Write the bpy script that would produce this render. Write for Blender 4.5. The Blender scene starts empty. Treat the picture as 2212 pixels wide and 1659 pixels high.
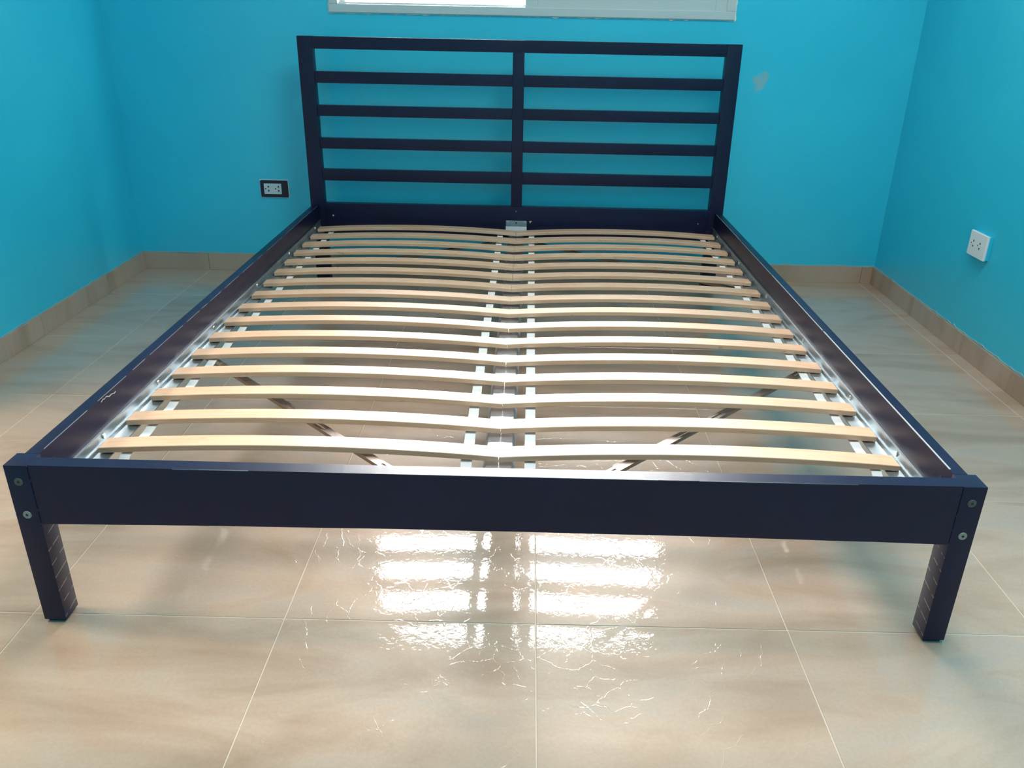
import bpy, bmesh, math, random
from mathutils import Vector, Matrix
rnd = random.Random(7)
S = bpy.context.scene
C = S.collection

# ------------------------------------------------------------------ camera
CX, CY, CZ, YAW, PITCH, ROLL, F = 0.0489, -1.2082, 1.056, -0.005, 0.4218, 0.0201, 1772.58
cy_, sy_, cp_, sp_ = math.cos(YAW), math.sin(YAW), math.cos(PITCH), math.sin(PITCH)
fw = Vector((sy_*cp_, cy_*cp_, -sp_)); rt = Vector((cy_, -sy_, 0)); up = rt.cross(fw)
r2 = rt*math.cos(ROLL) + up*math.sin(ROLL); u2 = up*math.cos(ROLL) - rt*math.sin(ROLL)
cam = bpy.data.cameras.new('camera'); co = bpy.data.objects.new('camera', cam); C.objects.link(co)
m = Matrix((r2, u2, -fw)).transposed().to_4x4(); m.translation = (CX, CY, CZ); co.matrix_world = m
cam.sensor_width = 36; cam.lens = 36*F/2212
cam.shift_x = -19.8/2212; cam.shift_y = -3.58/2212; cam.clip_start = 0.02
S.camera = co

# ------------------------------------------------------------------ sky, lights, exposure
w = bpy.data.worlds.new('overcast_sky'); S.world = w; w.use_nodes = True
nt = w.node_tree; nt.nodes.clear()
out = nt.nodes.new('ShaderNodeOutputWorld'); bg = nt.nodes.new('ShaderNodeBackground')
tc = nt.nodes.new('ShaderNodeTexCoord'); sx = nt.nodes.new('ShaderNodeSeparateXYZ')
cr = nt.nodes.new('ShaderNodeValToRGB')
# overcast sky: luminance (1 + 2 sin(elevation)) / 3 of the zenith, plain pale ground below the horizon
cr.color_ramp.elements[0].position = 0.0; cr.color_ramp.elements[0].color = (0.333, 0.311, 0.302, 1)
cr.color_ramp.elements[1].position = 1.0; cr.color_ramp.elements[1].color = (1.0, 0.93, 0.905, 1)
nt.links.new(tc.outputs['Generated'], sx.inputs[0]); nt.links.new(sx.outputs['Z'], cr.inputs[0])
nt.links.new(cr.outputs[0], bg.inputs[0]); nt.links.new(bg.outputs[0], out.inputs[0])
bg.inputs[1].default_value = 34.0

def area(name, loc, rot, sx_, sy_, power, color=(1, 1, 1), portal=False):
    l = bpy.data.lights.new(name, 'AREA'); l.shape = 'RECTANGLE'; l.size = sx_; l.size_y = sy_
    l.energy = power; l.color = color
    if portal: l.cycles.is_portal = True
    o = bpy.data.objects.new(name, l); C.objects.link(o); o.location = loc; o.rotation_euler = rot
    return o
area('window_daylight_portal', (0.04, 2.41, 1.625), (math.radians(-90), 0, 0), 1.56, 1.13, 1, portal=True)
area('hall_warm_fill', (-2.35, 0.35, 2.5), (0, 0, 0), 0.8, 0.8, 22, (1.0, 0.80, 0.56))  # added unseen source for the warm light from the left
area('room_fill_light', (0.75, 0.1, 2.70), (0, 0, 0), 1.0, 1.0, 17, (1.0, 0.90, 0.84))  # added fill light, unseen, lifts the right wall and floor

S.view_settings.view_transform = 'Standard'; S.view_settings.look = 'None'
S.view_settings.gamma = 1; S.view_settings.use_curve_mapping = False
S.view_settings.exposure = 1.30

# ------------------------------------------------------------------ materials
def mat(name, base, rough=0.5, metal=0.0, spec=0.5, coat=0.0):
    mt = bpy.data.materials.new(name); mt.use_nodes = True
    b = mt.node_tree.nodes['Principled BSDF']
    b.inputs['Base Color'].default_value = (*base, 1); b.inputs['Roughness'].default_value = rough
    b.inputs['Metallic'].default_value = metal; b.inputs['Specular IOR Level'].default_value = spec
    b.inputs['Coat Weight'].default_value = coat
    return mt, mt.node_tree, b
def nd(t, kind, **kw):
    n = t.nodes.new(kind)
    for k, v in kw.items():
        if k in n.inputs: n.inputs[k].default_value = v
        else: setattr(n, k, v)
    return n
def coords(t, scale=(1, 1, 1), rot=(0, 0, 0), world=True):
    if world:
        g = nd(t, 'ShaderNodeNewGeometry'); src = g.outputs['Position']
    else:
        g = nd(t, 'ShaderNodeTexCoord'); src = g.outputs['Object']
    mp = nd(t, 'ShaderNodeMapping'); mp.inputs['Scale'].default_value = scale; mp.inputs['Rotation'].default_value = rot
    t.links.new(src, mp.inputs[0]); return mp.outputs[0]
def ramp(t, fac, stops):
    r = nd(t, 'ShaderNodeValToRGB'); e = r.color_ramp.elements
    while len(e) < len(stops): e.new(0.5)
    for i, (p, c) in enumerate(stops):
        e[i].position = p; e[i].color = (*c, 1) if len(c) == 3 else c
    t.links.new(fac, r.inputs[0]); return r.outputs[0]
def mix(t, fac, a, b, mode='MIX'):
    n = nd(t, 'ShaderNodeMix', data_type='RGBA', blend_type=mode)
    for sock, v in ((n.inputs[0], fac), (n.inputs[6], a), (n.inputs[7], b)):
        if hasattr(v, 'links') or hasattr(v, 'is_linked'): t.links.new(v, sock)
        elif isinstance(v, (int, float)): sock.default_value = v
        else: sock.default_value = (*v, 1)
    return n.outputs[2]

# floor tile: glossy beige marble-look ceramic, long soft streaks running along x
def tile_material(name, rough, bump):
    mt, t, b = mat(name, (0.5, 0.4, 0.3), 0.38, spec=0.35, coat=1.0)
    b.inputs['Coat Roughness'].default_value = rough; b.inputs['Coat IOR'].default_value = 1.45
    oi = nd(t, 'ShaderNodeObjectInfo')
    vm = nd(t, 'ShaderNodeVectorMath', operation='ADD')
    mp = coords(t, (1.3, 4.2, 1.0), (0, 0, 0.22))
    ml = nd(t, 'ShaderNodeVectorMath', operation='SCALE'); ml.inputs['Scale'].default_value = 0.35
    cmb = nd(t, 'ShaderNodeCombineXYZ'); t.links.new(oi.outputs['Random'], cmb.inputs[2])
    t.links.new(cmb.outputs[0], ml.inputs[0]); t.links.new(mp, vm.inputs[0]); t.links.new(ml.outputs[0], vm.inputs[1])
    n1 = nd(t, 'ShaderNodeTexNoise', Scale=1.5, Detail=5.0, Roughness=0.5, Distortion=1.4); t.links.new(vm.outputs[0], n1.inputs[0])
    c1 = ramp(t, n1.outputs[0], [(0.30, (0.405, 0.275, 0.192)), (0.44, (0.47, 0.330, 0.240)), (0.56, (0.515, 0.375, 0.282)), (0.72, (0.465, 0.368, 0.300))])
    n2 = nd(t, 'ShaderNodeTexNoise', Scale=150.0, Detail=2.0); t.links.new(coords(t), n2.inputs[0])
    g = ramp(t, n2.outputs[0], [(0.35, (0.95, 0.95, 0.95)), (0.65, (1, 1, 1))])
    c = mix(t, 1.0, c1, g, 'MULTIPLY')
    t.links.new(c, b.inputs['Base Color'])
    # glaze relief: soft orange peel, plus hair-thin crazing
    n3 = nd(t, 'ShaderNodeTexNoise', Scale=75.0, Detail=2.0, Roughness=0.6); t.links.new(coords(t), n3.inputs[0])
    dn = nd(t, 'ShaderNodeTexNoise', Scale=30.0, Detail=3.0); t.links.new(coords(t), dn.inputs[0])
    dv = nd(t, 'ShaderNodeVectorMath', operation='MULTIPLY_ADD'); dv.inputs[1].default_value = (0.035, 0.035, 0)
    t.links.new(dn.outputs['Color'], dv.inputs[0]); t.links.new(coords(t), dv.inputs[2])
    vo = nd(t, 'ShaderNodeTexVoronoi', feature='DISTANCE_TO_EDGE', Scale=24.0, Randomness=1.0); t.links.new(dv.outputs[0], vo.inputs[0])
    cz = nd(t, 'ShaderNodeMapRange'); cz.inputs['From Max'].default_value = 0.03
    t.links.new(vo.outputs['Distance'], cz.inputs[0])
    msk = nd(t, 'ShaderNodeTexNoise', Scale=7.0, Detail=1.0); t.links.new(coords(t), msk.inputs[0])
    mk = nd(t, 'ShaderNodeMapRange'); mk.inputs['From Min'].default_value = 0.47; mk.inputs['From Max'].default_value = 0.62
    t.links.new(msk.outputs[0], mk.inputs[0])
    inv = nd(t, 'ShaderNodeMath', operation='SUBTRACT'); inv.inputs[0].default_value = 1.0; t.links.new(cz.outputs[0], inv.inputs[1])
    mm = nd(t, 'ShaderNodeMath', operation='MULTIPLY'); t.links.new(inv.outputs[0], mm.inputs[0]); t.links.new(mk.outputs[0], mm.inputs[1])
    ad = nd(t, 'ShaderNodeMath', operation='MULTIPLY_ADD'); ad.inputs[1].default_value = 0.7
    t.links.new(mm.outputs[0], ad.inputs[0]); t.links.new(n3.outputs[0], ad.inputs[2])
    bp = nd(t, 'ShaderNodeBump', Strength=1.0, Distance=bump); t.links.new(ad.outputs[0], bp.inputs['Height'])
    t.links.new(bp.outputs[0], b.inputs['Normal']); t.links.new(bp.outputs[0], b.inputs['Coat Normal'])
    return mt
M = {}
M['tile'] = tile_material('glossy_beige_tile', 0.035, 0.00020)
M['skirting'] = tile_material('beige_skirting_tile', 0.25, 0.00006)
M['grout'] = mat('pale_grout', (0.60, 0.50, 0.40), 0.45)[0]

def wall_material():
    mt, t, b = mat('turquoise_wall_paint', (0.01, 0.4, 0.55), 0.40, spec=0.9)
    n = nd(t, 'ShaderNodeTexNoise', Scale=1.6, Detail=3.0); t.links.new(coords(t), n.inputs[0])
    c = ramp(t, n.outputs[0], [(0.3, (0.018, 0.53, 0.73)), (0.7, (0.028, 0.59, 0.78))])
    # worn patches of paint on the wall behind the bed
    geo = nd(t, 'ShaderNodeNewGeometry')
    nn = nd(t, 'ShaderNodeTexNoise', Scale=34.0, Detail=5.0); t.links.new(coords(t), nn.inputs[0])
    for (px, py, pz, rad, col) in ((0.960, 2.288, 0.822, 0.034, (0.50, 0.42, 0.32)), (0.976, 2.288, 0.850, 0.020, (0.40, 0.42, 0.34)),
                                   (0.93, 2.288, 0.78, 0.010, (0.2, 0.4, 0.42)), (1.391, 2.288, 0.189, 0.009, (0.03, 0.06, 0.07))):
        d = nd(t, 'ShaderNodeVectorMath', operation='DISTANCE'); d.inputs[1].default_value = (px, py, pz)
        t.links.new(geo.outputs['Position'], d.inputs[0])
        a = nd(t, 'ShaderNodeMath', operation='MULTIPLY_ADD'); a.inputs[1].default_value = rad*2.4; a.inputs[2].default_value = -rad*1.2
        t.links.new(nn.outputs[0], a.inputs[0])
        s = nd(t, 'ShaderNodeMath', operation='ADD'); t.links.new(d.outputs['Value'], s.inputs[0]); t.links.new(a.outputs[0], s.inputs[1])
        r = nd(t, 'ShaderNodeMapRange'); r.inputs['From Min'].default_value = rad*0.45; r.inputs['From Max'].default_value = rad
        r.inputs['To Min'].default_value = 0.5; r.inputs['To Max'].default_value = 0.0
        t.links.new(s.outputs[0], r.inputs[0])
        c = mix(t, r.outputs[0], c, col)
    t.links.new(c, b.inputs['Base Color'])
    n2 = nd(t, 'ShaderNodeTexNoise', Scale=9.0, Detail=5.0, Roughness=0.65); t.links.new(coords(t), n2.inputs[0])
    bp = nd(t, 'ShaderNodeBump', Strength=0.6, Distance=0.003); t.links.new(n2.outputs[0], bp.inputs['Height'])
    t.links.new(bp.outputs[0], b.inputs['Normal'])
    return mt
M['wall'] = wall_material()
M['ceiling'] = mat('white_ceiling_paint', (0.8, 0.8, 0.78), 0.8)[0]
M['hall'] = mat('cream_hall_paint', (0.85, 0.68, 0.48), 0.7)[0]

def bed_material(name, scratches=False):
    mt, t, b = mat(name, (0.012, 0.013, 0.03), 0.5, spec=0.36)
    n = nd(t, 'ShaderNodeTexNoise', Scale=6.0, Detail=5.0, Roughness=0.7); t.links.new(coords(t), n.inputs[0])
    c = ramp(t, n.outputs[0], [(0.35, (0.0040, 0.0045, 0.025)), (0.65, (0.007, 0.007, 0.036))])  # blue veil of haze put into the paint colour
    if scratches:
        wv = nd(t, 'ShaderNodeTexWave', wave_type='BANDS', bands_direction='Z', wave_profile='SIN', Scale=11.0, Distortion=1.0, Detail=2.0)
        wv.inputs['Detail Scale'].default_value = 0.8
        t.links.new(coords(t, (1, 1, 1), (-0.22, 0, 0)), wv.inputs[0])
        ms = nd(t, 'ShaderNodeTexNoise', Scale=55.0, Detail=1.0); t.links.new(coords(t), ms.inputs[0])
        f1 = ramp(t, wv.outputs[0], [(0.984, (0, 0, 0)), (0.994, (1, 1, 1))]); f2 = ramp(t, ms.outputs[0], [(0.40, (0, 0, 0)), (0.5, (1, 1, 1))])
        g = nd(t, 'ShaderNodeNewGeometry'); sp = nd(t, 'ShaderNodeSeparateXYZ'); t.links.new(g.outputs['Normal'], sp.inputs[0])
        ab = nd(t, 'ShaderNodeMath', operation='ABSOLUTE'); t.links.new(sp.outputs[0], ab.inputs[0])
        gt = nd(t, 'ShaderNodeMath', operation='GREATER_THAN'); gt.inputs[1].default_value = 0.9; t.links.new(ab.outputs[0], gt.inputs[0])
        f = mix(t, 1.0, f1, f2, 'MULTIPLY'); f = mix(t, 1.0, f, gt.outputs[0], 'MULTIPLY')
        c = mix(t, f, c, (0.30, 0.25, 0.22))
    t.links.new(c, b.inputs['Base Color'])
    n2 = nd(t, 'ShaderNodeTexNoise', Scale=30.0, Detail=4.0, Roughness=0.6); t.links.new(coords(t, (1, 0.25, 1)), n2.inputs[0])
    r = nd(t, 'ShaderNodeMapRange'); r.inputs['To Min'].default_value = 0.32; r.inputs['To Max'].default_value = 0.45
    t.links.new(n2.outputs[0], r.inputs[0]); t.links.new(r.outputs[0], b.inputs['Roughness'])
    bp = nd(t, 'ShaderNodeBump', Strength=0.5, Distance=0.0006); t.links.new(n2.outputs[0], bp.inputs['Height'])
    t.links.new(bp.outputs[0], b.inputs['Normal'])
    return mt
M['bed'] = bed_material('black_paint_haze_blue')
M['leg'] = bed_material('scratched_black_paint_haze_blue', True)
M['worn'] = mat('worn_paint_and_edge_glint', (0.42, 0.42, 0.42), 0.45)[0]  # real scratch and wear, plus bright edge highlights put into the colour
M['wear_glint_dim'] = mat('faint_wear_and_edge_glint', (0.16, 0.17, 0.19), 0.45)[0]  # edge wear with a dimmer highlight put into the colour
M['bare'] = mat('bare_pine_chip', (0.62, 0.42, 0.26), 0.6)[0]

def slat_material():
    mt, t, b = mat('birch_veneer', (0.7, 0.45, 0.25), 0.46, spec=1.0)
    oi = nd(t, 'ShaderNodeObjectInfo')
    cmb = nd(t, 'ShaderNodeCombineXYZ'); t.links.new(oi.outputs['Random'], cmb.inputs[0])
    sc = nd(t, 'ShaderNodeVectorMath', operation='SCALE'); sc.inputs['Scale'].default_value = 40.0; t.links.new(cmb.outputs[0], sc.inputs[0])
    ad = nd(t, 'ShaderNodeVectorMath', operation='ADD'); t.links.new(coords(t, (3.0, 42.0, 42.0)), ad.inputs[0]); t.links.new(sc.outputs[0], ad.inputs[1])
    n = nd(t, 'ShaderNodeTexNoise', Scale=2.5, Detail=5.0, Roughness=0.6, Distortion=0.3); t.links.new(ad.outputs[0], n.inputs[0])
    c = ramp(t, n.outputs[0], [(0.25, (0.62, 0.35, 0.20)), (0.5, (0.69, 0.425, 0.265)), (0.8, (0.74, 0.49, 0.33))])
    ad2 = nd(t, 'ShaderNodeVectorMath', operation='ADD'); t.links.new(coords(t, (14.0, 160.0, 60.0)), ad2.inputs[0]); t.links.new(sc.outputs[0], ad2.inputs[1])
    n2 = nd(t, 'ShaderNodeTexNoise', Scale=2.0, Detail=3.0); t.links.new(ad2.outputs[0], n2.inputs[0])
    fl = ramp(t, n2.outputs[0], [(0.68, (1, 1, 1)), (0.76, (0.72, 0.60, 0.52))])
    c = mix(t, 1.0, c, fl, 'MULTIPLY'); t.links.new(c, b.inputs['Base Color'])
    bp = nd(t, 'ShaderNodeBump', Strength=0.5, Distance=0.0004); t.links.new(n2.outputs[0], bp.inputs['Height'])
    t.links.new(bp.outputs[0], b.inputs['Normal'])
    return mt
M['slat'] = slat_material()
def steel_material(name, base, rough):
    mt, t, b = mat(name, base, rough, 1.0)
    vo = nd(t, 'ShaderNodeTexVoronoi', Scale=90.0); t.links.new(coords(t), vo.inputs[0])
    c = ramp(t, vo.outputs['Color'], [(0.0, tuple(x*0.88 for x in base)), (1.0, base)]); t.links.new(c, b.inputs['Base Color'])
    n = nd(t, 'ShaderNodeTexNoise', Scale=6.0, Detail=3.0); t.links.new(coords(t), n.inputs[0])
    r = nd(t, 'ShaderNodeMapRange'); r.inputs['To Min'].default_value = rough-0.01; r.inputs['To Max'].default_value = rough+0.01
    t.links.new(n.outputs[0], r.inputs[0]); t.links.new(r.outputs[0], b.inputs['Roughness'])
    return mt
M['steel'] = steel_material('galvanised_steel', (0.42, 0.47, 0.50), 0.46)
M['brace'] = steel_material('zinc_bar_dark_reflection', (0.30, 0.25, 0.22), 0.30)  # dark brown reflections put into the bar's base colour
M['beam'] = steel_material('dull_galvanised_steel', (0.62, 0.64, 0.67), 0.5)
M['screw'] = mat('screw_metal', (0.62, 0.60, 0.55), 0.35, 1.0)[0]
M['bolt'] = mat('zinc_bolt_head', (0.34, 0.34, 0.30), 0.5, 0.6)[0]
M['bolt_dull'] = mat('tarnished_bolt_head', (0.13, 0.12, 0.10), 0.6, 0.5)[0]
M['dark'] = mat('dark_hole', (0.008, 0.008, 0.01), 0.6)[0]
def cloth():
    mt, t, b = mat('white_webbing', (0.88, 0.88, 0.89), 0.55, spec=0.5)
    wv = nd(t, 'ShaderNodeTexWave', Scale=260.0, bands_direction='DIAGONAL'); t.links.new(coords(t), wv.inputs[0])
    bp = nd(t, 'ShaderNodeBump', Strength=0.4, Distance=0.0004); t.links.new(wv.outputs[0], bp.inputs['Height']); t.links.new(bp.outputs[0], b.inputs['Normal'])
    return mt
M['strap'] = cloth()
M['felt'] = mat('dark_felt', (0.02, 0.02, 0.022), 0.9)[0]
M['alu'] = mat('white_window_frame', (0.58, 0.62, 0.61), 0.35)[0]
M['plaster'] = mat('white_filler', (0.80, 0.83, 0.80), 0.8)[0]
M['white_plastic'] = mat('white_plastic', (0.82, 0.84, 0.84), 0.3)[0]
M['grey_plastic'] = mat('light_grey_plastic', (0.62, 0.68, 0.70), 0.35)[0]
M['black_plastic'] = mat('black_plastic', (0.008, 0.010, 0.028), 0.35)[0]
M['door'] = mat('brown_door_wood', (0.34, 0.19, 0.10), 0.4)[0]
def glass():
    mt = bpy.data.materials.new('window_glass'); mt.use_nodes = True; t = mt.node_tree; t.nodes.clear()
    o = nd(t, 'ShaderNodeOutputMaterial'); tr = nd(t, 'ShaderNodeBsdfTransparent'); tr.inputs[0].default_value = (0.95, 0.98, 0.97, 1)
    gl = nd(t, 'ShaderNodeBsdfGlossy'); gl.inputs['Roughness'].default_value = 0.01
    fr = nd(t, 'ShaderNodeFresnel', IOR=1.5); mx = nd(t, 'ShaderNodeMixShader')
    t.links.new(fr.outputs[0], mx.inputs[0]); t.links.new(tr.outputs[0], mx.inputs[1]); t.links.new(gl.outputs[0], mx.inputs[2]); t.links.new(mx.outputs[0], o.inputs[0])
    return mt
M['glass'] = glass()

# ------------------------------------------------------------------ mesh helpers
def box(bm, x0, x1, y0, y1, z0, z1, bev=0.0, seg=2):
    vs = [bm.verts.new(p) for p in ((x0,y0,z0),(x1,y0,z0),(x1,y1,z0),(x0,y1,z0),(x0,y0,z1),(x1,y0,z1),(x1,y1,z1),(x0,y1,z1))]
    fs = [bm.faces.new([vs[i] for i in f]) for f in ((0,3,2,1),(4,5,6,7),(0,1,5,4),(1,2,6,5),(2,3,7,6),(3,0,4,7))]
    if bev > 0:
        es = {e for f in fs for e in f.edges}
        bmesh.ops.bevel(bm, geom=list(es), offset=bev, segments=seg, profile=0.7, affect='EDGES')
    return bm
def prism(bm, pts, axis, a0, a1, bev=0.0):
    """extrude a 2D outline along an axis; pts are (u,v) in the two other axes"""
    def P(u, v, a):
        return {'x': (a, u, v), 'y': (u, a, v), 'z': (u, v, a)}[axis]
    A = [bm.verts.new(P(u, v, a0)) for u, v in pts]; B = [bm.verts.new(P(u, v, a1)) for u, v in pts]
    n = len(pts); fs = [bm.faces.new(A), bm.faces.new(B[::-1])]
    for i in range(n): fs.append(bm.faces.new((A[i], B[i], B[(i+1) % n], A[(i+1) % n])))
    if bev > 0: bmesh.ops.bevel(bm, geom=list({e for f in fs for e in f.edges}), offset=bev, segments=1, affect='EDGES')
    bmesh.ops.recalc_face_normals(bm, faces=bm.faces)
    return bm
def cyl(bm, c, axis, r0, r1, h, n=20):
    """cylinder or cone from c along axis by h"""
    ax = Vector(axis).normalized(); q = Vector((0, 0, 1)).rotation_difference(ax)
    A = []; B = []
    for i in range(n):
        a = 2*math.pi*i/n; d = Vector((math.cos(a), math.sin(a), 0))
        A.append(bm.verts.new(Vector(c) + q @ (d*r0))); B.append(bm.verts.new(Vector(c) + q @ (d*r1 + Vector((0, 0, h)))))
    bm.faces.new(A[::-1]); bm.faces.new(B)
    for i in range(n): bm.faces.new((A[i], A[(i+1) % n], B[(i+1) % n], B[i]))
    return bm
def obj(name, bm, mt, parent=None, kind=None, label=None, cat=None, group=None, smooth=False):
    me = bpy.data.meshes.new(name)
    if not isinstance(mt, (list, tuple)): mt = [mt]
    for x in mt: me.materials.append(x)
    bm.normal_update(); bm.to_mesh(me); bm.free()
    if smooth:
        for p in me.polygons: p.use_smooth = True
        me.set_sharp_from_angle(angle=math.radians(35))
    o = bpy.data.objects.new(name, me); C.objects.link(o)
    if parent is not None:
        o.parent = parent; o.matrix_parent_inverse = parent.matrix_world.inverted()
    if kind: o['kind'] = kind
    if label: o['label'] = label
    if cat: o['category'] = cat
    if group: o['group'] = group
    return o
def thing(name, label, cat, loc, group=None):
    o = bpy.data.objects.new(name, None); C.objects.link(o); o.location = loc; o.empty_display_size = 0.05
    o.matrix_world = Matrix.Translation(loc)
    o['label'] = label; o['category'] = cat
    if group: o['group'] = group
    return o
def struct_empty(name, loc):
    o = bpy.data.objects.new(name, None); C.objects.link(o); o.matrix_world = Matrix.Translation(loc); o['kind'] = 'structure'; return o
def B(): return bmesh.new()
def bb(*a, **k): return box(B(), *a, **k)

# ------------------------------------------------------------------ room
XL, XR, YB, YF, ZC = -1.641, 1.567, 2.296, -2.4, 2.75
WX0, WX1, WZ0, WZ1 = -0.745, 0.832, 1.050, 2.20           # window opening
DY0, DY1, DZ = -0.10, 0.80, 2.05                          # added doorway in left wall, out of view
fl = obj('floor', bb(XL-0.15, XR+0.15, YF-0.15, YB+0.15, -0.12, -0.0009), M['grout'], kind='structure')
P0 = 0.4775
GX, GY = 0.0795, 0.025
gap = 0.0015
def make_tile(x0, x1, y0, y1):
    bm = B(); cx, cy = (x0+x1)/2, (y0+y1)/2
    box(bm, x0-cx, x1-cx, y0-cy, y1-cy, -0.008, 0.0, 0.0012, 1)
    o = obj('tile', bm, M['tile'], fl)
    o.location = (cx, cy, 0.0); o.rotation_euler = (rnd.gauss(0, 0.0007), rnd.gauss(0, 0.0007), 0)
    return o
nx0 = math.floor((XL-GX)/P0); nx1 = math.ceil((XR-GX)/P0)
ny0 = math.floor((YF-GY)/P0); ny1 = math.ceil((YB-GY)/P0)
for i in range(nx0, nx1):
    for j in range(ny0, ny1):
        x0, x1 = max(XL, GX+i*P0)+gap/2, min(XR, GX+(i+1)*P0)-gap/2
        y0, y1 = max(YF, GY+j*P0)+gap/2, min(YB, GY+(j+1)*P0)-gap/2
        if x1-x0 > 0.01 and y1-y0 > 0.01: make_tile(x0, x1, y0, y1)

# walls
T = 0.10
bm = B()
box(bm, XL-T, WX0, YB, YB+T, 0, ZC); box(bm, WX1, XR+T, YB, YB+T, 0, ZC)
box(bm, WX0, WX1, YB, YB+T, 0, WZ0); box(bm, WX0, WX1, YB, YB+T, WZ1, ZC)
obj('wall_back', bm, M['wall'], kind='structure')
T = 0.15
bm = B(); box(bm, XL-T, XL, YF, DY0, 0, ZC); box(bm, XL-T, XL, DY1, YB, 0, ZC); box(bm, XL-T, XL, DY0, DY1, DZ, ZC)
obj('wall_left', bm, M['wall'], kind='structure')
obj('wall_right', bb(XR, XR+T, YF, YB, 0, ZC), M['wall'], kind='structure')
obj('wall_front', bb(XL-T, XR+T, YF-T, YF, 0, ZC), M['wall'], kind='structure')
obj('ceiling', bb(XL-T, XR+T, YF-T, YB+T, ZC, ZC+0.1), M['ceiling'], kind='structure')
# invented hall behind an invented doorway, unseen, added for the warm light
bm = B()
box(bm, XL-1.55, XL-1.45, -1.6, 2.2, 0, 2.7); box(bm, XL-1.45, XL-T, -1.7, -1.6, 0, 2.7); box(bm, XL-1.45, XL-T, 2.1, 2.2, 0, 2.7)
box(bm, XL-1.45, XL-T, -1.6, 2.1, 2.6, 2.7)
obj('wall_hall_added', bm, M['hall'], kind='structure')
obj('floor_hall_added', bb(XL-1.55, XL-T, -1.7, 2.2, -0.12, 0.0), M['skirting'], kind='structure')
d = struct_empty('door_1_added', (XL, DY0, 0))  # doorway added with the hall to let the warm light in
bm = B()
box(bm, XL-T-0.005, XL+0.012, DY0-0.05, DY0+0.005, 0, DZ+0.05, 0.002); box(bm, XL-T-0.005, XL+0.012, DY1-0.005, DY1+0.05, 0, DZ+0.05, 0.002)
box(bm, XL-T-0.005, XL+0.012, DY0+0.005, DY1-0.005, DZ-0.005, DZ+0.05, 0.002)
obj('door_frame', bm, M['door'], d)

# skirting: strips cut from the floor tile, with uneven painted-over top edge
BH, BT = 0.074, 0.008
def skirt(side, a0, a1, at, inward):
    root = struct_empty('baseboard_'+side, (at, a0, 0) if side in ('left', 'right') else (a0, at, 0))
    off = GY if side in ('left', 'right') else GX
    k = math.floor((a0-off)/P0)
    while off+k*P0 < a1:
        s0, s1 = max(a0, off+k*P0)+0.0008, min(a1, off+(k+1)*P0)-0.0008
        k += 1
        if s1-s0 < 0.01: continue
        n = max(3, int((s1-s0)/0.03)); pts = [(s0, 0.0005), (s1, 0.0005)]
        h = BH + rnd.uniform(-0.001, 0.001)
        for q in range(n+1): pts.append((s1+(s0-s1)*q/n, h+rnd.uniform(-0.0018, 0.0012)))
        b0, b1 = sorted((at, at+inward*BT)); bm = B()
        prism(bm, pts, 'x' if side in ('left', 'right') else 'y', b0, b1)
        obj('skirting_tile', bm, M['skirting'], root)
skirt('back', XL+BT, XR-BT, YB, -1)
skirt('right', YF, YB, XR, -1)
skirt('left', DY1+0.05, YB, XL, 1)
# ragged bead of old paint and filler along the top of the skirting
def bead(name, side, a0, a1, at, inward):
    bm = B(); n = int((a1-a0)/0.02); ax = 'x' if side else 'y'
    pts = [(a0, BH-0.001), (a1, BH-0.001)]
    for q in range(n+1): pts.append((a1+(a0-a1)*q/n, BH+0.0022+max(0, rnd.gauss(0.0008, 0.0022))))
    b0, b1 = sorted((at, at+inward*0.0035)); prism(bm, pts, ax, b0, b1)
    obj(name, bm, M['paint_edge'], None, kind='structure')
M['paint_edge'] = mat('faded_turquoise_paint', (0.28, 0.42, 0.42), 0.6)[0]
bead('trim_1', False, XL+BT, XR-BT, YB, -1); bead('trim_2', True, YF, YB, XR, -1); bead('trim_3', True, DY1+0.05, YB, XL, 1)

# ------------------------------------------------------------------ window
win = struct_empty('window_1', (0.04, YB, WZ0))
F0, F1 = YB-0.010, YB+0.085
bm = B(); fw_ = 0.030
box(bm, WX0, WX1, F0, F1, WZ0, WZ0+fw_, 0.002); box(bm, WX0, WX1, F0, F1, WZ1-fw_, WZ1, 0.002)
box(bm, WX0, WX0+0.034, F0, F1, WZ0+fw_, WZ1-fw_, 0.002); box(bm, WX1-0.034, WX1, F0, F1, WZ0+fw_, WZ1-fw_, 0.002)
obj('window_frame', bm, M['alu'], win)
bm = B()   # track ribs along the sill of the frame
for yy in (F0+0.028, F0+0.058): box(bm, WX0+0.034, WX1-0.034, yy, yy+0.003, WZ0+fw_, WZ0+fw_+0.007)
obj('sill_track', bm, M['alu'], win)
def sash(x0, x1, y0, y1, z0, z1, wv, wh):
    bm = B(); box(bm, x0, x0+wv, y0, y1, z0, z1, 0.002); box(bm, x1-wv, x1, y0, y1, z0, z1, 0.002)
    box(bm, x0+wv, x1-wv, y0, y1, z0, z0+wh, 0.002); box(bm, x0+wv, x1-wv, y0, y1, z1-wh, z1, 0.002)
    s = obj('sash', bm, M['alu'], win)
    g = obj('pane', bb(x0+wv-0.004, x1-wv+0.004, (y0+y1)/2-0.002, (y0+y1)/2+0.002, z0+wh-0.004, z1-wh+0.004), M['glass'], s)
    return s
sash(0.018, WX1-0.030, F0+0.004, F0+0.026, WZ0+0.028, WZ1-0.028, 0.048, 0.060)
sash(WX0+0.030, 0.060, F0+0.062, F0+0.084, WZ0+0.0, WZ1-0.028, 0.022, 0.038)
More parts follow.
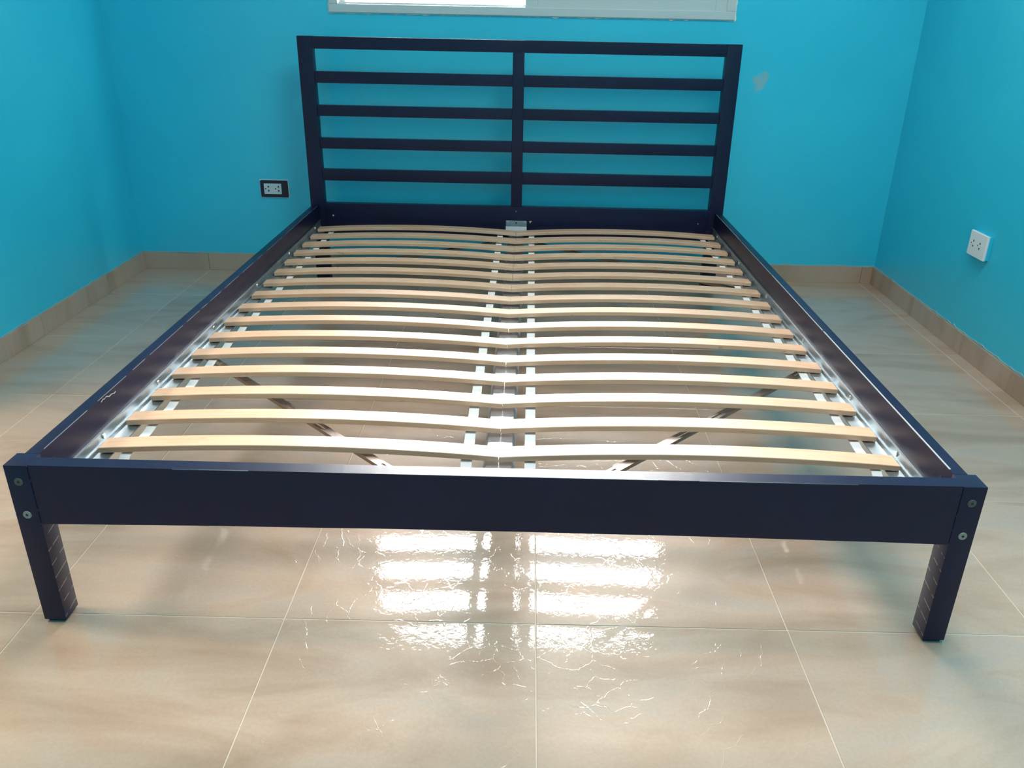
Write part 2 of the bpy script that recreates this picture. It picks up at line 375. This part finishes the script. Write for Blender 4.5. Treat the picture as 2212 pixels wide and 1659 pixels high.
# ragged filler edge round the window
bm = B()
def rag(x0, x1, z0, z1, horizontal, out):
    n = int(((x1-x0) if horizontal else (z1-z0))/0.012)
    if horizontal:
        pts = [(x0, z0), (x1, z0)]
        for q in range(n+1): pts.append((x1+(x0-x1)*q/n, z0-0.003-max(0, rnd.gauss(0.0005, 0.0018))))
    else:
        pts = [(x0, z0), (x0, z1)]
        for q in range(n+1): pts.append((x0+out*(0.004+max(0, rnd.gauss(0.001, 0.002))), z1+(z0-z1)*q/n))
    prism(bm, pts, 'y', YB-0.003, YB+0.001)
rag(WX0-0.004, WX1+0.006, WZ0, WZ0, True, 0); rag(WX0, WX0, WZ0, WZ1, False, -1); rag(WX1, WX1, WZ0, WZ1, False, 1)
obj('filler_edge', bm, M['plaster'], win)

# ------------------------------------------------------------------ wall sockets
def rrect(x0, x1, z0, z1, r, n=4):
    pts = []
    for (cx, cz, a) in ((x1-r, z1-r, 0), (x0+r, z1-r, 90), (x0+r, z0+r, 180), (x1-r, z0+r, 270)):
        for k in range(n+1):
            t = math.radians(a+90*k/n); pts.append((cx+r*math.cos(t), cz+r*math.sin(t)))
    return pts
def tri(cx, cz, s, up_):
    d = 1 if up_ else -1
    return [(cx-s, cz-d*s*0.8), (cx-s*0.9, cz-d*s*1.0), (cx+s*0.9, cz-d*s*1.0), (cx+s, cz-d*s*0.8), (cx+s*0.35, cz+d*s), (cx-s*0.35, cz+d*s)]
# left: black plate
sk = thing('wall_socket', 'double wall socket with a wide black plate, on the back wall left of the headboard', 'socket', (-1.032, YB, 0.36))
bm = B(); prism(bm, rrect(-1.090, -0.974, 0.3255, 0.3955, 0.004), 'y', YB-0.008, YB, 0.0012); obj('plate', bm, M['black_plastic'], sk, label='black outer plate')
bm = B(); prism(bm, rrect(-1.0745, -1.0005, 0.339, 0.383, 0.0015), 'y', YB-0.011, YB-0.0075, 0.0008); ins = obj('socket_insert', bm, M['grey_plastic'], sk, label='pale grey socket insert')
for cx in (-1.055, -1.0125):
    obj('pin_hole', prism(B(), tri(cx, 0.3705, 0.0038, True), 'y', YB-0.0113, YB-0.0109), M['dark'], ins)
    obj('pin_hole', prism(B(), tri(cx, 0.3525, 0.0038, False), 'y', YB-0.0113, YB-0.0109), M['dark'], ins)
    obj('pin_hole', cyl(B(), (cx-0.0125, YB-0.0109, 0.3615), (0, -1, 0), 0.0028, 0.0028, 0.0004, 12), M['dark'], ins)
bm = B()
pts = rrect(-1.0935, -0.9705, 0.3220, 0.3985, 0.004)
prism(bm, [(x+rnd.uniform(-0.0008, 0.0012), z+rnd.uniform(-0.0008, 0.0008)) for x, z in pts], 'y', YB-0.0012, YB)
obj('filler_edge', bm, M['plaster'], sk, label='ragged white filler edge')
# right: white box on the right wall
sk = thing('wall_socket', 'double wall socket with a square white plate standing proud of the right wall', 'socket', (XR, 1.4975, 0.38))
bm = B(); box(bm, XR-0.012, XR, 1.4450, 1.5510, 0.3410, 0.4190, 0.001); obj('mounting_box', bm, M['wall'], sk, label='mounting box, turquoise wall reflection in its colour')  # wall's turquoise reflection put into the box colour
bm = B(); box(bm, XR-0.020, XR-0.011, 1.4430, 1.5530, 0.3390, 0.4210, 0.0035, 3); pl = obj('plate', bm, M['white_plastic'], sk, smooth=True)
for cy in (1.523, 1.481):
    for z, u_ in ((0.3895, True), (0.3715, False)):
        obj('pin_hole', prism(B(), tri(cy, z, 0.0034, u_), 'x', XR-0.0204, XR-0.0200), M['dark'], pl)
    obj('pin_hole', cyl(B(), (XR-0.0200, cy+0.0125, 0.3800), (-1, 0, 0), 0.0022, 0.0022, 0.0004, 12), M['dark'], pl)

# ------------------------------------------------------------------ bed frame
W2, L, H, HH = 0.84, 2.148, 0.337, 0.967
bed = thing('bed_frame', 'dark wooden double bed frame with slatted headboard, haze blue in its colour, standing on the tiled floor', 'bed', (0, 1.0, 0))
LW, LD = 0.041, 0.044
for s in (-1, 1):
    x0, x1 = sorted((s*W2, s*(W2-LW)))
    leg = obj('leg', bb(x0, x1, 0.0, LD, 0.006, H, 0.0022), M['leg'], bed, smooth=True)
    obj('foot_pad', bb(x0+0.005, x1-0.005, 0.005, LD-0.004, 0.0, 0.0075), M['felt'], leg)
    for z in (0.305, 0.238):
        bm = B(); cyl(bm, (s*0.8195, 0.0003, z), (0, -1, 0), 0.0078, 0.0070, 0.0016, 24)
        nf = len(bm.faces); cyl(bm, (s*0.8195, -0.0013, z), (0, -1, 0), 0.0026, 0.0024, 0.0003, 6)
        bm.faces.ensure_lookup_table()
        for f in bm.faces[nf:]: f.material_index = 1
        bt = obj('bolt', bm, [M['bolt'] if z < 0.27 else M['bolt_dull'], M['dark']], leg, smooth=True)
    # headboard posts
    px0, px1 = sorted((s*0.834, s*0.778))
    obj('headboard_post', bb(px0, px1, 2.106, 2.148, 0.0, HH, 0.0022), M['bed'], bed, smooth=True)
# foot rail: outline in plan with the knocked-out nick in its rear top edge
bm = B(); pts = [(-W2+LW, 0.001), (-W2+LW, 0.029)]
pts = [(-0.799, 0.0015), (0.799, 0.0015), (0.799, 0.030)]
n = 40; nickx, nickr = -0.617, 0.0115
for q in range(1, n):
    x = 0.799-1.598*q/n
    if abs(x-nickx) > nickr+0.004: pts.append((x, 0.030))
    elif not any(abs(p[0]-nickx) < nickr+0.001 and p[1] < 0.031 and p[0] < nickx+nickr+0.001 for p in pts[3:]):
        for k in range(9):
            a = math.pi*k/8; pts.append((nickx+nickr*math.cos(a), 0.030-0.0065*math.sin(a)))
pts.append((-0.799, 0.030))
prism(bm, pts, 'z', 0.2185, 0.3362)
bmesh.ops.subdivide_edges(bm, edges=[e for e in bm.edges if abs(e.verts[0].co.z-e.verts[1].co.z) < 1e-6 and (e.verts[0].co-e.verts[1].co).length > 0.5], cuts=24)
for v in bm.verts:
    if v.co.z < 0.25: v.co.z += 0.0062*(1-(v.co.x/0.8)**2)+rnd.uniform(-0.0004, 0.0004)
    else: v.co.z += 0.0010*(v.co.x/0.8)**2
fr = obj('foot_rail', bm, M['bed'], bed)
bm = B()   # wear and window highlight coloured onto the front arris
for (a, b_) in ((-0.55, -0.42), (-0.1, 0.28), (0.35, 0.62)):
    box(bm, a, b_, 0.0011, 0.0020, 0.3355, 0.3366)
obj('edge_wear_glint', bm, M['wear_glint_dim'], fr, 'stuff', label='pale line of wear and painted highlight on the front arris')
# side rails
for s in (-1, 1):
    x0, x1 = sorted((s*0.826, s*0.801))
    sr = obj('side_rail', bb(x0, x1, LD, 2.106, 0.2150, 0.3370, 0.0014), M['bed'], bed, smooth=True)
    bm = B()   # dark slots near the foot end
    cyl(bm, (s*0.8012, 0.080, 0.309), (-s, 0, 0), 0.0036, 0.0036, 0.0006, 14)
    obj('bolt_slot', bm, M['dark'], sr)
    # wear and the window's glint, as pale strips along the inner top arris
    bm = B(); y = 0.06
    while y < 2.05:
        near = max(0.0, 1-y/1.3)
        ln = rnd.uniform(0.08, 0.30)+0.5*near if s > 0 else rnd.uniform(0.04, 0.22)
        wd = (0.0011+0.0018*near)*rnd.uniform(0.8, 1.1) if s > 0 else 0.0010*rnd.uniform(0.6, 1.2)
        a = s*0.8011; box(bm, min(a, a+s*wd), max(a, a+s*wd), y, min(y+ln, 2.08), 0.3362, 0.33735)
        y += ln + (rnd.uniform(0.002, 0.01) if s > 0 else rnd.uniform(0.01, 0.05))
    obj('edge_wear_glint', bm, M['worn'] if s > 0 else M['wear_glint_dim'], sr, 'stuff', label='pale wear and painted window glint along the inner top arris')
    if s < 0:
        bm = B()
        pth = [(0.268, 0.3295), (0.276, 0.3325), (0.281, 0.3300), (0.290, 0.3320), (0.300, 0.3270), (0.310, 0.3275), (0.322, 0.3245), (0.328, 0.3255)]
        for (a, b_) in zip(pth, pth[1:]):
            wd = rnd.uniform(0.0006, 0.0014)
            prism(bm, [(a[0], a[1]-wd), (b_[0], b_[1]-wd*0.7), (b_[0], b_[1]+wd*0.7), (a[0], a[1]+wd)], 'x', -0.8012, -0.8006)
        obj('scratch', bm, M['worn'], sr, 'stuff', label='pale zigzag scratch near the foot end')
# galvanised support rails screwed to the inside of the side rails
for s in (-1, 1):
    X = s*0.8008
    def sp(pts): return [(X - s*a, z) for a, z in pts]
    bm = B()
    prism(bm, sp([(0, 0.2525), (0.0015, 0.2525), (0.0015, 0.272), (0.005, 0.2745), (0.005, 0.2762), (0, 0.2762)]), 'y', 0.032, 2.104)
    prism(bm, sp([(0, 0.2440), (0.036, 0.2440), (0.036, 0.2462), (0.0065, 0.2462), (0.0045, 0.2530), (0.0015, 0.2525), (0, 0.2525)]), 'y', 0.032, 2.104)
    sr = obj('support_rail', bm, M['steel'], bed, label='galvanised steel slat support')
    for y in (0.248, 0.512, 0.875, 1.258, 1.632, 2.01):
        bm = B(); cyl(bm, (X-s*0.0014, y, 0.2635), (-s, 0, 0), 0.0062, 0.0048, 0.0028, 16)
        cyl(bm, (X-s*0.0042, y, 0.2635), (-s, 0, 0), 0.0020, 0.0020, 0.0002, 8)
        obj('screw', bm, M['screw'], sr, smooth=True)
# headboard
PY0, PY1 = 2.108, 2.134
obj('headboard_top_rail', bb(-0.778, 0.778, PY0, PY1, 0.923, HH-0.0005, 0.0018), M['bed'], bed, smooth=True)
for (z0, z1) in ((0.802, 0.844), (0.681, 0.7215), (0.558, 0.599), (0.434, 0.479)):
    for (a, b_) in ((-0.778, -0.0235), (0.0205, 0.778)):
        obj('headboard_slat', bb(a, b_, PY0+0.002, PY1, z0, z1, 0.0016), M['bed'], bed, smooth=True)
obj('headboard_centre_post', bb(-0.0235, 0.0205, PY0-0.002, PY1, 0.345, 0.923, 0.0016), M['bed'], bed, smooth=True)
hp = obj('headboard_bottom_panel', bb(-0.778, 0.778, 2.104, 2.134, 0.215, 0.345, 0.0018), M['bed'], bed, smooth=True)
for (x, z, r, k) in ((-0.745, 0.295, 0.0038, 'bare'), (0.737, 0.292, 0.0022, 'bare'), (-0.002, 0.327, 0.0026, 'screw')):
    bm = B(); cyl(bm, (x, 2.1042, z), (0, -1, 0), r, r*0.8, 0.0010, 14); obj('screw_cap', bm, M[k], hp)
bm = B(); prism(bm, [(0.052, 0.289), (0.063, 0.2895), (0.055, 0.279)], 'y', 2.1034, 2.1042); obj('paint_chip', bm, M['bare'], hp, label='bare wood chip beside the bracket')
# mid beam: hat-shaped galvanised section, brackets at both ends
bm = B(); zt, zb = 0.2385, 0.207
prism(bm, [(-0.0245, zt), (0.0245, zt), (0.031, zt-0.012), (0.031, zb), (0.0325, zb), (0.0325, zt-0.0115),
           (0.0252, zt+0.0015), (-0.0252, zt+0.0015), (-0.0325, zt-0.0115), (-0.0325, zb), (-0.031, zb), (-0.031, zt-0.012)], 'y', 0.034, 2.098)
mb = obj('mid_beam', bm, M['beam'], bed, label='galvanised steel centre beam')
br = B(); box(br, -0.043, 0.042, 2.1005, 2.1035, 0.262, 0.2895, 0.001, 1)
prism(br, [(2.1035, 0.266), (2.1005, 0.266), (2.086, 0.252), (2.086, 0.2475), (2.0875, 0.2475), (2.0885, 0.2505), (2.1035, 0.263)], 'x', -0.043, 0.042)
box(br, -0.056, 0.056, 2.067, 2.089, 0.2460, 0.2485, 0.0006, 1)
bo = obj('beam_bracket', br, M['steel'], bed, label='pressed steel bracket at the headboard end')
for x in (-0.035, 0.034):
    bm = B(); cyl(bm, (x, 2.1007, 0.2835), (0, -1, 0), 0.0035, 0.0028, 0.0012, 12); obj('screw', bm, M['screw'], bo)
obj('bracket_hole', cyl(B(), (-0.001, 2.1006, 0.281), (0, -1, 0), 0.0034, 0.0034, 0.0003, 14), M['dark'], bo); bm = B(); box(bm, -0.023, 0.022, 2.0855, 2.0859, 0.2478, 0.2492); obj('bracket_hole', bm, M['dark'], bo)
obj('beam_bracket', bb(-0.042, 0.042, 0.0305, 0.0335, 0.228, 0.285, 0.001, 1), M['steel'], bed, label='pressed steel bracket at the foot end')
# diagonal flat-bar braces below the slats
def brace(p, q, z, wd=0.019):
    p, q = Vector((*p, z)), Vector((*q, z)); d = (q-p); ln = d.length; d.normalize(); nrm = Vector((-d.y, d.x, 0))
    bm = B(); t = 0.0016
    # flat bar with slots: built as two edge strips joined by webs between the slots
    cuts = [0.0]; slots = []
    a = 0.035
    while a+0.05 < ln-0.02:
        slots.append((a, a+0.042)); a += 0.125
    def slab(a0, a1, b0, b1):
        vs = []
        for zz in (0, t):
            for (aa, bbv) in ((a0, b0), (a1, b0), (a1, b1), (a0, b1)): vs.append(bm.verts.new(p+d*aa+nrm*bbv+Vector((0, 0, zz))))
        for f in ((0,3,2,1),(4,5,6,7),(0,1,5,4),(1,2,6,5),(2,3,7,6),(3,0,4,7)): bm.faces.new([vs[i] for i in f])
    pos = 0.0
    for (s0, s1) in slots:
        slab(pos, s0, -wd/2, wd/2); slab(s0, s1, -wd/2, -0.0028); slab(s0, s1, 0.0028, wd/2); pos = s1
    slab(pos, ln, -wd/2, wd/2)
    # turned-down stiffening lip
    for sd in (-1, 1):
        b0, b1 = sorted((sd*wd/2, sd*(wd/2-0.0015)))
        vs = []
        for zz in (-0.007, 0):
            for (aa, bbv) in ((0, b0), (ln, b0), (ln, b1), (0, b1)): vs.append(bm.verts.new(p+d*aa+nrm*bbv+Vector((0, 0, zz))))
        for f in ((0,3,2,1),(4,5,6,7),(0,1,5,4),(1,2,6,5),(2,3,7,6),(3,0,4,7)): bm.faces.new([vs[i] for i in f])
    bmesh.ops.recalc_face_normals(bm, faces=bm.faces)
    obj('diagonal_brace', bm, M['brace'], bed, label='slotted flat steel brace')
for s in (-1, 1):
    brace((s*0.795, 0.790), (s*0.038, 0.040), 0.2185)
brace((-0.795, 1.535), (-0.045, 2.145-0.05), 0.2100); brace((0.795, 1.480), (0.045, 2.090), 0.2100)

# ------------------------------------------------------------------ slatted base
base = thing('slatted_base', 'birch slatted base of paired bowed slats on white straps, lying inside the bed frame', 'slatted base', (0, 1.1, 0.252))
SL0, SLP, SW, ST = 0.2055, 0.1205, 0.0440, 0.0120
def slat_mesh(s):
    bm = B(); n = 20; xa, xb = 0.0005, 0.790; rows = []
    for i in range(n+1):
        t = i/n; x = s*(xa+(xb-xa)*t); z = 0.0145*(1-(2*t-1)**2)
        c = 0.0011; hw = SW/2
        prof = [(-hw, c), (-hw+c, 0), (hw-c, 0), (hw, c), (hw, ST-c), (hw-c, ST), (-hw+c, ST), (-hw, ST-c)]
        rows.append([bm.verts.new((x, y, z+zz)) for y, zz in prof])
    k = 8
    for i in range(n):
        for j in range(k): bm.faces.new((rows[i][j], rows[i+1][j], rows[i+1][(j+1) % k], rows[i][(j+1) % k]))
    bm.faces.new(rows[0]); bm.faces.new(rows[-1][::-1]); bmesh.ops.recalc_face_normals(bm, faces=bm.faces)
    return bm
ZS = 0.2468
protos = {}
for s in (-1, 1):
    o = obj('slat', slat_mesh(s), M['slat'], base, smooth=True); protos[s] = o
for i in range(16):
    for s in (-1, 1):
        o = protos[s] if i == 0 else protos[s].copy()
        if i: C.objects.link(o)
        o.matrix_world = Matrix.Translation((rnd.uniform(-0.0003, 0.0003), SL0+SLP*i+SW/2, ZS + rnd.uniform(0, 0.0012)))
# webbing straps threaded under each slat, standing up a little in the gaps
for xs, wd, zoff in ((-0.738, 0.020, 0.0035), (-0.0635, 0.022, 0.0035), (0.0625, 0.022, 0.0035), (0.745, 0.020, 0.0035)):
    bm = B(); prof = []
    for i in range(16):
        y0 = SL0+SLP*i
        prof += [(y0-0.001, ZS+zoff-0.0035), (y0+SW*0.5, ZS+zoff-0.0035), (y0+SW+0.001, ZS+zoff-0.0035)]
        if i < 15:
            g = SLP-SW
            prof += [(y0+SW+g*0.12, ZS+zoff-0.0052), (y0+SW+g*0.3, ZS+zoff-0.0068), (y0+SW+g*0.7, ZS+zoff-0.0068), (y0+SW+g*0.88, ZS+zoff-0.0052)]
    prof = [(SL0-0.012, ZS-0.006)] + prof
    A = []
    for y, z in prof:
        A.append([bm.verts.new((xs-wd/2, y, z)), bm.verts.new((xs+wd/2, y, z)), bm.verts.new((xs+wd/2, y, z-0.0012)), bm.verts.new((xs-wd/2, y, z-0.0012))])
    for a, b_ in zip(A, A[1:]):
        for j in range(4): bm.faces.new((a[j], a[(j+1) % 4], b_[(j+1) % 4], b_[j]))
    bm.faces.new(A[0]); bm.faces.new(A[-1][::-1]); bmesh.ops.recalc_face_normals(bm, faces=bm.faces)
    obj('strap', bm, M['strap'], base, label='white webbing strap')
